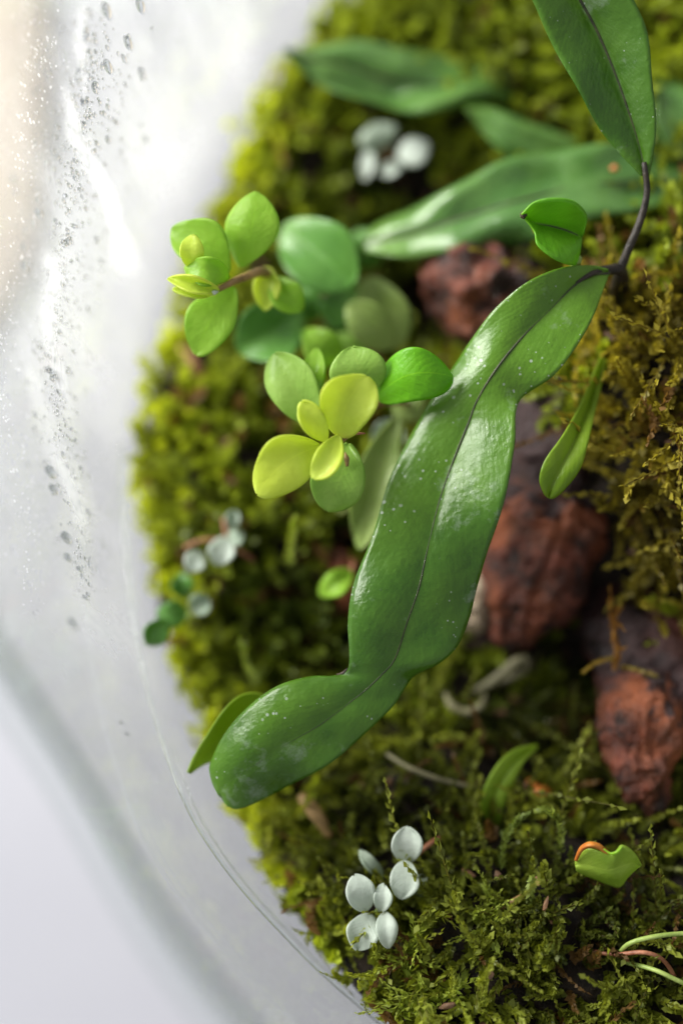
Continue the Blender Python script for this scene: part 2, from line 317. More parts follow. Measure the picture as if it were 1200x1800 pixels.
# ------------------------------------------------------------------ setting: table, jar, soil
TZ = -0.05
g = 24; xs = np.linspace(-1.2, 1.2, g)
V = [(x, y, TZ) for y in xs for x in xs]; F = [[j * g + i, j * g + i + 1, (j + 1) * g + i + 1, (j + 1) * g + i] for j in range(g - 1) for i in range(g - 1)]
o = obj('table', V, F, 'table'); o['kind'] = 'structure'
def lift(x, y):                          # the slanted mouth: highest at the far left
    a = ((math.degrees(math.atan2(y - JY, x - JX)) - RIMA + 180) % 360 - 180) / 72; a = max(-1.2, min(1.2, a)) ; k = max(0., 1 - a * a); return k * k * (3 - 2 * k)
def lathe(prof, n=160, a0=0, a1=2 * math.pi):
    prof = np.array(prof); full = abs(a1 - a0 - 2 * math.pi) < 1e-6; aa = np.linspace(a0, a1, n, endpoint=not full)
    V = np.array([[JX + r * math.cos(a), JY + r * math.sin(a), z] for a in aa for r, z in prof]); k = len(prof); F = []
    for i in range(n if full else n - 1):
        j = (i + 1) % n
        for q in range(k - 1): F.append([i * k + q, j * k + q, j * k + q + 1, i * k + q + 1])
    up = V[:, 2] > 0; V[up, 2] *= np.array([1 + RIMUP * lift(x, y) for x, y in V[up, :2]])
    return V, F
RIMZ = 0.25 * H; TH = .0035; RIMUP = 1.5; RIMA = 140
jar = thing('glass_jar', 'round clear glass jar with a fogged wet wall holding the moss garden', 'jar', (JX, JY, TZ))
prof = [(JR, TZ + .006)] + [(JR, z) for z in np.linspace(TZ + .008, RIMZ - .001, 12)]
V, F = lathe(prof); obj('inner_wall', V, [f[::-1] for f in F], 'glass', jar)
prof = [(JR + TH - .003, TZ + .0015), (JR + TH - .001, TZ + .002), (JR + TH, TZ + .005)] + [(JR + TH, z) for z in np.linspace(TZ + .008, RIMZ - .001, 12)]
V, F = lathe(prof); obj('outer_wall', V, F, 'glass', jar)
V, F = lathe([(0.0005, TZ + .0015), (JR + TH - .003, TZ + .0015)]); obj('base', V, F, 'glass', jar)
rc = JR + TH / 2 + .0008; prof = []
for k in range(17):
    a = 2 * math.pi * k / 16; prof.append((rc + .0027 * math.cos(a), RIMZ + .0022 + .0030 * math.sin(a)))
V, F = lathe(prof, 200); obj('rim', V, [f[::-1] for f in F], 'lip', jar)
prof = [(rc + .0008 + .0019 * math.cos(2 * math.pi * k / 12), RIMZ - .0052 + .0015 * math.sin(2 * math.pi * k / 12)) for k in range(13)]
V, F = lathe(prof, 200); obj('rim_bead', V, [f[::-1] for f in F], 'lip', jar)
prof = []
for k in range(9):
    a = 2 * math.pi * k / 8; prof.append((JR + .0001 + .0005 * math.cos(a), .017 + .0005 * math.sin(a)))
SEAM = [(216, 780), (217, 860), (222, 960), (235, 1080), (252, 1180), (288, 1310), (330, 1420), (378, 1500), (432, 1570), (496, 1640), (560, 1705), (640, 1775), (720, 1840)]
# condensation film on the inner face, denser high up and at the far side
nA, nZ = 220, 60; aa = np.linspace(math.radians(60), math.radians(300), nA); zz = np.linspace(-.002, RIMZ - .002, nZ)
V = np.array([[JX + (JR - .0002) * math.cos(a), JY + (JR - .0002) * math.sin(a), z] for a in aa for z in zz]); V[:, 2] *= np.where(V[:, 2] > 0, np.array([1 + RIMUP * lift(x, y) for x, y in V[:, :2]]), 1)
idx = np.arange(nA * nZ).reshape(nA, nZ); F = np.stack([idx[:-1, :-1], idx[1:, :-1], idx[1:, 1:], idx[:-1, 1:]], -1).reshape(-1, 4)
film = obj('condensation', V, F, 'fog', jar)
fog = []
for p in V:
    x, y = PIX(p); a = .50 if y < 1000 else .50 - .12 * min(1, (y - 1000) / 450)
    fog.append(a * (1 - .75 * math.exp(-((p[2] - 0.0) / .009) ** 2)))
at = film.data.attributes.new('fog', 'FLOAT', 'POINT'); at.data.foreach_set('value', np.array(fog, np.float32))
# where the wall shows at a photo pixel (inner face)
def WALL(px, py, inset=0.0):
    d = CF + (px - 600) / FPX * CR + (900 - py) / FPX * CU; q = np.array([JX, JY]); R = JR - inset
    a = d[0] ** 2 + d[1] ** 2; b = -2 * (q @ d[:2]); c = q @ q - R * R
    t = (-b + math.sqrt(b * b - 4 * a * c)) / (2 * a); return CP + d * t
tube('mould_seam', jar, [WALL(*q, inset=.0001) for q in SEAM], [.00028] * 3, 'rim', 8, res=90)
tube('mould_seam', jar, [WALL(q[0] + 14, q[1], inset=.0001) for q in SEAM[5:]], [.0001, .00016, .0001], 'rim', 6, res=60)
def streak(pts, wid, k=1.0):
    n = 70; t = np.linspace(0, 1, n); C = cr(np.array(pts, float), t); V = []; fg = []
    T = np.gradient(C, axis=0); T /= np.linalg.norm(T, axis=1)[:, None]; N = np.c_[-T[:, 1], T[:, 0]]
    ww = np.interp(t, np.linspace(0, 1, len(wid)), wid)
    for i in range(n):
        for j in range(9):
            s = (j - 4) / 4; wob = 1 + .5 * noise.noise(Vector((C[i][1] * .03, s * 2, 3)))
            V.append(WALL(*(C[i] + N[i] * s * ww[i] * wob), inset=.0004 + .0003 * (1 - s * s))); fg.append(k * (1 - s * s) * min(1, 6 * t[i], 6 * (1 - t[i])))
    idx = np.arange(n * 9).reshape(n, 9); F = np.stack([idx[:-1, :-1], idx[1:, :-1], idx[1:, 1:], idx[:-1, 1:]], -1).reshape(-1, 4)
    o = obj('water_run', V, F, 'streak', jar); a = o.data.attributes.new('fog', 'FLOAT', 'POINT'); a.data.foreach_set('value', np.array(fg, np.float32))
streak([(110, 140), (125, 190), (135, 240), (160, 290), (190, 340), (205, 400), (220, 450), (250, 480)], [8, 14, 22, 20, 18, 14, 26, 24], .9)
streak([(40, 610), (60, 680), (80, 740), (110, 820), (140, 900), (150, 960)], [10, 16, 20, 22, 18, 8], .65)
streak([(150, 0), (140, 60), (148, 130), (150, 180)], [10, 16, 10, 4], .7)
streak([(75, 430), (95, 480), (85, 560), (100, 640), (130, 760)], [10, 22, 18, 14, 10], .6)
# droplets: the larger ones singly, the fine spray as one part
me = None
bm = bmesh.new(); bmesh.ops.create_icosphere(bm, subdivisions=3, radius=1); me = bpy.data.meshes.new('droplet')
for v in bm.verts:
    v.co.x += .12 * v.co.z * v.co.z
bm.to_mesh(me); bm.free(); me.materials.append(M['drop']); me.polygons.foreach_set('use_smooth', np.ones(len(me.polygons), bool))
def drop(px, py, w, h):
    p = WALL(px, py); a = math.atan2(p[1] - JY, p[0] - JX); q = p - root_loc(jar)
    o = bpy.data.objects.new('droplet', me); COL.objects.link(o); o.parent = jar; o.location = q
    o.rotation_euler = (0, 0, a); o.scale = (min(w, h) * .28, w * .62, h * .9)
BIG = [(225, 75, .0011, .0019), (190, 117, .0011, .0019), (249, 129, .001, .0017), (218, 103, .0006, .0012), (187, 18, .0013, .002), (247, 10, .0012, .0018), (150, 62, .001, .0015),
       (255, 245, .001, .0012), (166, 157, .0006, .0012), (190, 245, .0008, .001), (300, 380, .0006, .0009), (90, 830, .0014, .0022), (95, 860, .0011, .0018), (112, 800, .0008, .001),
       (117, 945, .0013, .0022), (120, 980, .001, .0016), (140, 1000, .0007, .0012), (150, 1050, .0006, .0012), (155, 1045, .0005, .001), (128, 1095, .0012, .0016), (215, 1270, .0003, .0012), (225, 1290, .0003, .0014),
       (155, 900, .0007, .0012), (105, 690, .0006, .0013), (92, 655, .0008, .0015), (70, 375, .0008, .0013), (45, 470, .0007, .0012), (26, 315, .0006, .001), (120, 425, .0006, .0011), (178, 460, .0006, .0011), (170, 420, .0006, .001)]
for d in BIG: drop(*d)
ib = bmesh.new(); bmesh.ops.create_icosphere(ib, subdivisions=1, radius=1); bv = np.array([v.co[:] for v in ib.verts]); bf = np.array([[v.index for v in f.verts] for f in ib.faces]); ib.free()
V, F = [], []; path = [(150, 20), (155, 110), (150, 170), (140, 230), (130, 300), (125, 380), (112, 470), (100, 560), (95, 640), (105, 740), (130, 830), (140, 930), (152, 1040)]
nd_ = 1000
for i in range(nd_):
    c = cr(path, [random.random()])[0]; sg = 17 if random.random() < .5 else 70
    px, py = c[0] + random.gauss(0, sg), c[1] + random.gauss(0, 16)
    if px < -60: continue
    p = WALL(px, py); a = math.atan2(p[1] - JY, p[0] - JX); r = random.choice([.00012, .00016, .0002, .00026, .00034]) * random.uniform(.8, 1.3)
    q = bv * np.array([r * .5, r, r * random.uniform(1, 2.0)]); q = q @ rz(a).T + p; F.append(bf + len(V) * len(bv)); V.append(q)
o = obj('spray_droplets', np.concatenate(V), np.concatenate(F), 'drop', jar); o['kind'] = 'stuff'

V, F = [], []
for i in range(420):
    c = cr(path, [random.random()])[0]; sg = 16 if random.random() < .8 else 34
    px, py = c[0] + random.gauss(0, sg), c[1] + random.gauss(0, 16)
    if px < -60: continue
    p = WALL(px, py); a = math.atan2(p[1] - JY, p[0] - JX); r = random.uniform(.00007, .00022)
    q = bv * np.array([r * .3, r, r * random.uniform(.8, 2.6)]); F.append(bf + len(V) * len(bv)); V.append(q @ rz(a).T + p)
o = obj('sparkle_specks', np.concatenate(V), np.concatenate(F), 'lime', jar); o['kind'] = 'stuff'  # white specks added as the painted sparkle of the fine droplets

# soil
n, k = 180, 70; V = [(JX, JY, float(hgt(JX, JY)) - .002)]; F = []
for i in range(1, k + 1):
    for j in range(n):
        a = 2 * math.pi * j / n; r = (JR - float(rag(np.array(a))) * .8) * (i / k); x, y = JX + r * math.cos(a), JY + r * math.sin(a)
        V.append((x, y, float(hgt(x, y)) - .002 + .0012 * noise.noise(Vector((x * 400, y * 400, 0)))))
for j in range(n): V.append((JX + (JR - .0006) * math.cos(2 * math.pi * j / n), JY + (JR - .0006) * math.sin(2 * math.pi * j / n), TZ + .004))
for j in range(n): F.append([0, 1 + j, 1 + (j + 1) % n])
for i in range(k):
    for j in range(n): F.append([1 + i * n + j, 1 + (i + 1) * n + j, 1 + (i + 1) * n + (j + 1) % n, 1 + i * n + (j + 1) % n])
o = obj('soil', V, F, 'soil'); o['kind'] = 'structure'

# crumbs of bark and dead bits lying on the soil and moss
V, F = [], []
for i in range(420):
    a, r = random.random() * 6.283, (JR - .006) * math.sqrt(random.random()); x, y = JX + r * math.cos(a), JY + r * math.sin(a)
    q = bv * np.array([random.uniform(.0004, .0016), random.uniform(.0003, .0007), random.uniform(.0002, .0005)]) * rng.uniform(.75, 1.25, (len(bv), 1))
    q = q @ rz(random.random() * 6.28).T + np.array([x, y, float(hgt(x, y)) + random.uniform(-.0008, .0028)]); F.append(bf + len(V) * len(bv)); V.append(q)
o = obj('bark_crumbs', np.concatenate(V), np.concatenate(F), 'crumb', smooth=False); o['kind'] = 'stuff'

# beige sheet added on the table for the warm tint beyond the jar
cp = [PZ(-700, -500, TZ), PZ(40, -500, TZ), PZ(85, -60, TZ), PZ(80, 250, TZ), PZ(30, 520, TZ), PZ(-250, 800, TZ), PZ(-700, 700, TZ)]
n = 40; V, F = [], []; c0 = np.mean(cp, 0); ring = cr(np.array(cp + [cp[0]]), np.linspace(0, 1, n, endpoint=False))
for s, z in ((1.0, .0005), (1.0, .0022), (.985, .003), (.6, .0033), (.2, .003)):
    for p in ring: q = c0 + (p - c0) * s; V.append((q[0], q[1], TZ + z + .0006 * noise.noise(Vector((q[0] * 30, q[1] * 30, 1)))))
for i in range(4):
    for j in range(n): F.append([i * n + j, i * n + (j + 1) % n, (i + 1) * n + (j + 1) % n, (i + 1) * n + j])
F.append([4 * n + j for j in range(n)])
tag(obj('sheet', V, F, 'sheet'), 'beige cloth lying on the white table behind the fogged glass', 'sheet')

# ------------------------------------------------------------------ moss
def shoots(root, d, L, nl, ll, lw, bend, col, young, el0=1.15, el1=.35, taper=.35):
    """Leafy moss shoots: leaflets in a spiral up a bending stem; returns verts, quads, colours."""
    N = len(root); up = np.where(np.abs(d[:, 2:3]) > .9, np.array([[1., 0, 0]]), np.array([[0, 0, 1.]])); a = np.cross(d, up); a /= np.linalg.norm(a, axis=1)[:, None]; b = np.cross(d, a)
    t = np.linspace(.06, 1, nl)[None, :, None]; ph = (np.arange(nl)[None] * 2.4 + rng.uniform(0, 6.28, (N, 1)) + rng.normal(0, .25, (N, nl)))[..., None]
    Ln = L[:, None, None]; p = root[:, None] + d[:, None] * Ln * t + bend[:, None] * Ln * t ** 2
    tg = d[:, None] + 2 * bend[:, None] * t; tg = tg / np.linalg.norm(tg, axis=2, keepdims=True)
    rd = np.cos(ph) * a[:, None] + np.sin(ph) * b[:, None]
    el = (el0 + (el1 - el0) * t + rng.normal(0, .15, (N, nl))[..., None]); ld = np.cos(el) * tg + np.sin(el) * rd
    wv = np.cross(ld, rd); wv /= np.linalg.norm(wv, axis=2, keepdims=True) + 1e-9
    sz = (1 - taper * t ** 2) * rng.uniform(.75, 1.2, (N, nl))[..., None] * ll[:, None, None]; w = sz * lw
    nrm = np.cross(wv, ld); v0 = p; v1 = p + ld * sz * .42 + wv * w + nrm * sz * .06; v3 = p + ld * sz * .42 - wv * w + nrm * sz * .06; v2 = p + ld * sz - nrm * sz * .12
    V = np.stack([v0, v1, v2, v3], 2).reshape(-1, 3); F = np.arange(len(V)).reshape(-1, 4)
    f = np.clip(.15 + .85 * t, 0, 1) * np.ones((N, nl, 1)); c = col[:, None] * (1 - f * .6) + young[:, None] * f * .6
    c = c * rng.uniform(.8, 1.2, (N, nl, 1)); C = np.repeat(c[:, :, None], 4, 2).reshape(-1, 3)
    # stem as a thin three sided wand
    ts = np.linspace(0, 1, 4)[None, :, None]; sp = root[:, None] + d[:, None] * Ln * ts + bend[:, None] * Ln * ts ** 2; sr = (ll * .07)[:, None, None]
    k3 = [sp + sr * (math.cos(g) * a[:, None] + math.sin(g) * b[:, None]) for g in (0, 2.09, 4.19)]; SV = np.stack(k3, 2).reshape(-1, 3)
    ii = np.arange(len(SV)).reshape(N, 4, 3); SF = np.concatenate([np.stack([ii[:, :-1, q], ii[:, :-1, (q + 1) % 3], ii[:, 1:, (q + 1) % 3], ii[:, 1:, q]], -1).reshape(-1, 4) for q in range(3)])
    SC = np.repeat(col * .8 + np.array([.06, .03, 0]), 12, 0)
    return np.concatenate([V, SV]), np.concatenate([F, SF + len(V)]), np.concatenate([C, SC])
def stuff(name, packs, kind='stuff'):
    V, F, C, n = [], [], [], 0
    for v, f, c in packs: V.append(v); F.append(f + n); C.append(c); n += len(v)
    V, F, C = np.concatenate(V), np.concatenate(F), np.concatenate(C)
    if kind:                             # shoots press flat against the glass
        rr = np.hypot(V[:, 0] - JX, V[:, 1] - JY); k = np.minimum(1, (JR - .0009) / np.maximum(rr, 1e-6)); V[:, 0] = JX + (V[:, 0] - JX) * k; V[:, 1] = JY + (V[:, 1] - JY) * k
    me = bpy.data.meshes.new(name); me.vertices.add(len(V)); me.vertices.foreach_set('co', V.astype(np.float32).ravel())
    me.loops.add(F.size); me.loops.foreach_set('vertex_index', F.astype(np.int32).ravel()); me.polygons.add(len(F))
    me.polygons.foreach_set('loop_start', np.arange(0, F.size, 4, dtype=np.int32)); me.polygons.foreach_set('loop_total', np.full(len(F), 4, np.int32)); me.update()
    a = me.attributes.new('tint', 'FLOAT_COLOR', 'POINT'); a.data.foreach_set('color', np.c_[C, np.ones(len(C))].astype(np.float32).ravel())
    me.materials.append(M['moss']); me.validate(); o = bpy.data.objects.new(name, me); COL.objects.link(o)
    if kind: o['kind'] = kind
    return o
def pixels(X):
    q = X - CP; w = q @ CF; return 600 + FPX * (q @ CR) / w, 900 - FPX * (q @ CU) / w
HOLES = [(760, 560, 80), (740, 330, 75), (1010, 1130, 75), (690, 300, 30), (620, 1150, 40), (600, 960, 35), (960, 900, 120), (1140, 1250, 80), (850, 500, 80), (870, 1080, 60), (330, 640, 18), (1050, 1000, 60), (1000, 420, 50), (275, 855, 16), (290, 660, 12), (650, 1600, 42), (712, 1520, 42), (1065, 1520, 52), (870, 1390, 42), (1130, 1330, 75), (1148, 1430, 28), (820, 1235, 30), (780, 1340, 30), (880, 1180, 40), (340, 650, 25), (1010, 760, 48), (975, 850, 30), (560, 1430, 25)]
def scatter(n):
    a = rng.uniform(0, 6.2832, n); r = (JR - rag(a)) * np.sqrt(rng.uniform(0, 1, n)); x, y = JX + r * np.cos(a), JY + r * np.sin(a)
    z = hgt(x, y) - .0015; X = np.c_[x, y, z]; px, py = pixels(X)
    e = .0008; nx = -(hgt(x + e, y) - hgt(x - e, y)) / (2 * e); ny = -(hgt(x, y + e) - hgt(x, y - e)) / (2 * e); nn = np.c_[nx, ny, np.ones(n)]; nn /= np.linalg.norm(nn, axis=1)[:, None]
    edge = np.clip((r - (JR - .012)) / .012, 0, 1)
    keep = np.ones(n, bool)
    for hx, hy, hr in HOLES: keep &= (np.hypot(px - hx, py - hy) + rng.normal(0, hr * .18, n)) > hr
    far = np.maximum(np.maximum(-px, px - 1200), np.maximum(-py, py - 1800)); keep &= (far < 150) | (rng.uniform(0, 1, n) < .3)
    inn = np.c_[JX - x, JY - y, np.zeros(n)] / (np.maximum(r, 1e-4)[:, None])
    return X, px, py, nn, edge, keep, inn
def lerp3(a, b, f): return np.array(a)[None] * (1 - f[:, None]) + np.array(b)[None] * f[:, None]
# clumps of brightness from a smooth field
def field(X, s, o): return np.array([noise.noise(Vector((p[0] * s + o, p[1] * s, o))) for p in X]) * .5 + .5
X, px, py, nn, edge, keep, inn = scatter(20000)
dry = np.clip((px - 1010) / 60, 0, 1) * np.clip((1120 - py) / 60, 0, 1) * np.clip((py - 480) / 50, 0, 1)
feath = np.clip((py - 1180) / 120, 0, 1) * np.clip((px - 420 - (py - 1400) * .3) / 120, 0, 1)
u = rng.uniform(0, 1, len(X)); kind = np.where(u < dry, 2, np.where(u < dry + feath, 1, 0))
fl = field(X, 95, 2.0); f2 = field(X, 300, 7.0)
tilt = rng.normal(0, .33, (len(X), 3)); d = nn + tilt; d[:, 2] = np.abs(d[:, 2]); d += inn * edge[:, None] * .25; d /= np.linalg.norm(d, axis=1)[:, None]
def pack(mask, Lr, nl, ll, lw, cols, young, bend=.25, **kw):
    m = mask & keep; N = m.sum(); br = (rng.uniform(0, 1, N) < .07)[:, None]
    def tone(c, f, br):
        q = lerp3(c[0], c[1], f) * (1 + np.array([.55, .40, .1]) * (edge[m] * (px[m] < 520))[:, None]); return np.where(br, np.array([[.17, .095, .03]]) * (.6 + f[:, None]), q)  # brighter light on moss by the left glass is put into the tint
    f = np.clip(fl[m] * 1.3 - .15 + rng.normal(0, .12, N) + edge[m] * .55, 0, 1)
    return shoots(X[m], d[m], rng.uniform(*Lr, N) * (.35 + 1.3 * f2[m]), nl, rng.uniform(*ll, N), lw, rng.normal(0, bend, (N, 3)) * np.array([1, 1, .3]), tone(cols, f, br), tone(young, f, br), **kw)
gap = field(X, 520, 4.0); keep &= (gap > .36 + .10 * rng.normal(0, 1, len(X))) | (edge > .8)
shade = np.zeros(len(X))                 # shade in these places is put into the moss colour
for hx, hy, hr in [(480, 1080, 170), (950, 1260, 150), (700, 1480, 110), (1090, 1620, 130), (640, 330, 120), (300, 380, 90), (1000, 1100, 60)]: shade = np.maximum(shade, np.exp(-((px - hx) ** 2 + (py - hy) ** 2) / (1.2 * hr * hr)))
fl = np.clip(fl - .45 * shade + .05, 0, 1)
keep &= ~((kind == 2) & (rng.uniform(0, 1, len(X)) < .3))
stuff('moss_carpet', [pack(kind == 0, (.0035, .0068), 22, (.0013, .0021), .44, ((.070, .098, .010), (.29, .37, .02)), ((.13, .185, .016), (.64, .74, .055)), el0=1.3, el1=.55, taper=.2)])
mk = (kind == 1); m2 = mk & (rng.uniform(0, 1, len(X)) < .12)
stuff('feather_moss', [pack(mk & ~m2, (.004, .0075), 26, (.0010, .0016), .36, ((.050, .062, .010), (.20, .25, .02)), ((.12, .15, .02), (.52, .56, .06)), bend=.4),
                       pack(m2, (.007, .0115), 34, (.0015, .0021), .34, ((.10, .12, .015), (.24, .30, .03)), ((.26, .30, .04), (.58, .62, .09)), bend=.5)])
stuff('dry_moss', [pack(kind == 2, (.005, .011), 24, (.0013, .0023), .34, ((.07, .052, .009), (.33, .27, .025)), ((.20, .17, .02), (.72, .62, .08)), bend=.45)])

# single moss sprigs that stand out of the carpet
def sprig(label, pts, size, c, y, n=46, group='single moss sprigs standing out of the carpet', side=0):
    pts = np.array([p if len(p) == 3 and not isinstance(p, tuple) else P(*p) for p in pts]); loc = pts[0]; t = np.linspace(.02, 1, n); C = cr(pts, t); T = np.gradient(C, axis=0); T /= np.linalg.norm(T, axis=1)[:, None]
    packs = []
    n = int(n * 1.9); seg = max(2, n // 19); ed = np.linspace(0, 1, seg + 1); E = cr(pts, ed)
    for i in range(seg):
        dv = E[i + 1] - E[i]; L = np.linalg.norm(dv); packs.append(shoots(E[i][None], (dv / L)[None], np.array([L * 1.08]), max(8, n // seg), np.array([size]), .26, np.zeros((1, 3)), np.array([c]), np.array([y]), 1.0, .8 if i < seg - 1 else .3, .1))
    if side:
        pp = cr(pts, rng.uniform(.1, .85, side)); dd = rng.normal(0, 1, (side, 3)); dd[:, 2] = abs(dd[:, 2]) * .5 + .2; dd /= np.linalg.norm(dd, axis=1)[:, None]
        packs.append(shoots(pp, dd, rng.uniform(2.2, 4.2, side) * size, 14, np.full(side, size * .8), .26, rng.normal(0, .3, (side, 3)), np.tile(c, (side, 1)), np.tile(y, (side, 1))))
    for i, (v, f, cc) in enumerate(packs): packs[i] = (v - loc, f, cc)
    o = stuff('moss_sprig', packs, None); o.location = loc; return tag(o, label, 'moss sprig', group)
OL, OY = (.16, .22, .03), (.42, .50, .08); BG, BY = (.28, .37, .04), (.60, .68, .11); MU, MY = (.32, .21, .03), (.62, .46, .07)
sprig('upright olive moss sprig hanging over the gap right of the white leaflets', [G(935, 1540, .9), P(930, 1580, .3), P(938, 1630, .3), P(928, 1690, .5)], .0011, OL, OY, 70)
sprig('curled grey green moss sprig arching left above the feathery tuft', [G(880, 1530, .2), P(885, 1480, .6), P(900, 1450, .4), P(925, 1432, .5)], .0010, OL, (.26, .33, .09), 50)
sprig('hooked yellow green moss sprig arching right above the feathery tuft', [G(985, 1500, .3), P(985, 1450, .4), P(965, 1425, .3), P(945, 1425, .5)], .0010, OL, OY, 50)
sprig('long drooping moss sprig pointing right near the bottom edge', [G(960, 1660, .6), P(990, 1690, .4), P(1020, 1712, .4), P(1058, 1722, .5)], .0009, OL, (.30, .36, .12), 54)
sprig('bushy lime moss sprig in the bottom tuft beside the glass', [G(720, 1720, .2), P(715, 1690, .3), P(725, 1650, .2), P(760, 1600, .4)], .0014, BG, BY, 50, side=14)
sprig('broad lime moss sprig at the lower edge of the picture', [G(700, 1790, .2), P(740, 1760, .0), P(790, 1745, .0), P(815, 1715, .2)], .0015, BG, BY, 50, side=14)
sprig('branched yellow green moss sprig below the orange rimmed leaf', [G(880, 1680, .2), P(850, 1640, .3), P(830, 1600, .3), P(790, 1580, .5)], .0012, BG, BY, 50, side=12)
sprig('pointed yellow moss sprig beside the brown stalk', [G(880, 1600, .3), P(870, 1580, .3), P(850, 1560, .4)], .0012, BG, (.45, .5, .12), 36, side=5)
sprig('mustard moss sprig with a pale tip sticking out beside the hanging narrow leaf', [P(1190, 830, 1.8), P(1150, 790, 1.2), P(1120, 750, 1.0), P(1160, 728, .9)], .0015, MU, MY, 50, side=14)
sprig('long mustard moss strand dangling over the red wood', [P(1150, 800, 1.4), P(1140, 860, 1.3), P(1130, 900, 1.3), P(1125, 930, 1.4)], .0013, MU, MY, 46, side=8)
sprig('thin mustard moss strand dangling right of the red wood', [P(1165, 880, 1.4), P(1160, 930, 1.4), P(1150, 985, 1.6)], .0010, MU, (.4, .34, .07), 46)
sprig('orange brown moss sprig forked at its end on the dark wood', [P(1095, 1060, 1.4), P(1075, 1090, 1.2), P(1085, 1140, 1.2), P(1080, 1170, 1.2)], .0010, (.3, .13, .015), (.48, .25, .03), 46, side=4)
sprig('yellow moss tip lying across the dark wood pointing left', [P(1085, 1160, 1.2), P(1055, 1160, 1.1), P(1028, 1178, 1.1)], .0007, MU, MY, 34)
sprig('pale yellow moss tip lying across the dark wood pointing right', [P(1085, 1172, 1.2), P(1120, 1178, 1.1), P(1150, 1188, 1.1)], .0007, MU, (.45, .42, .1), 34)
sprig('pale moss strand standing in the dark moss right of the glass', [G(450, 1200, .2), P(435, 1170, 1.6), P(425, 1130, 1.5)], .0012, OL, OY, 40)
sprig('pale olive moss strand under the yellow green sprig', [G(505, 990, .2), P(512, 950, 1.8), P(518, 915, 1.6)], .0013, BG, BY, 40)

# ------------------------------------------------------------------ driftwood
def wood(label, pts, rad, mat, bark_shade=(0, 0), **kw):  # dark bark and the shade on it, both put into the colour
    V, F = tube_data(pts, rad, 90, res=kw.pop('res', 150), disp=kw.pop('disp', .0024), fr=kw.pop('fr', 130.), squash=kw.pop('squash', 1)); loc = np.array(pts[-1]); V = np.array(V) - loc
    o = obj('driftwood', V, F, mat); bk = np.interp(np.repeat(np.linspace(0, 1, len(V) // 90), 90), np.linspace(0, 1, len(bark_shade)), bark_shade)
    at = o.data.attributes.new('bark_shade', 'FLOAT', 'POINT'); at.data.foreach_set('value', bk.astype(np.float32)); o.location = loc; return tag(o, label, 'driftwood', 'pieces of driftwood in the moss')
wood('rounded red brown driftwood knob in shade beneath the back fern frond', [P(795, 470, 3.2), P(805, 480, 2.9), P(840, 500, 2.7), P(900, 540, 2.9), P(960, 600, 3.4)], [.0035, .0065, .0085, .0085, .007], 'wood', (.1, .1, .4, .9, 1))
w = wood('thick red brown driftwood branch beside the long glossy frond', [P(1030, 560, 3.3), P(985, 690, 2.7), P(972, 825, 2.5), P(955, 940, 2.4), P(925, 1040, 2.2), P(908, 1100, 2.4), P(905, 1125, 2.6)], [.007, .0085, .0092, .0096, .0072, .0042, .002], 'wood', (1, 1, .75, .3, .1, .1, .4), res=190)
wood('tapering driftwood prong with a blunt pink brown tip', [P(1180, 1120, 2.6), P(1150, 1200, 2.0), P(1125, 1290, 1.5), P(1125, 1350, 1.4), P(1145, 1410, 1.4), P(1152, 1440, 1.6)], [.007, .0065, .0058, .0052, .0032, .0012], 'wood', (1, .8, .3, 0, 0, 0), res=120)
wood('dark driftwood slab crossing behind the tapering prong', [P(1050, 1040, 3.2), P(1110, 1110, 2.5), P(1170, 1200, 2.2), P(1240, 1290, 2.2)], [.005, .009, .009, .007], 'wood_dark')
wood('short dark driftwood stub at the foot of the thick branch', [P(800, 1120, 3.2), P(835, 1112, 2.9), P(880, 1120, 2.9), P(900, 1125, 3.1)], [.002, .0035, .0035, .002], 'wood_dark', res=60, disp=.0012)
o = wood('pale splintered wood chip leaning on the thick branch', [P(858, 1000, 2.5), P(845, 1040, 2.2), P(838, 1080, 2.3), P(830, 1105, 2.6)], [.0012, .003, .0026, .001], 'wood_pale', res=50, disp=.0012, fr=300.)

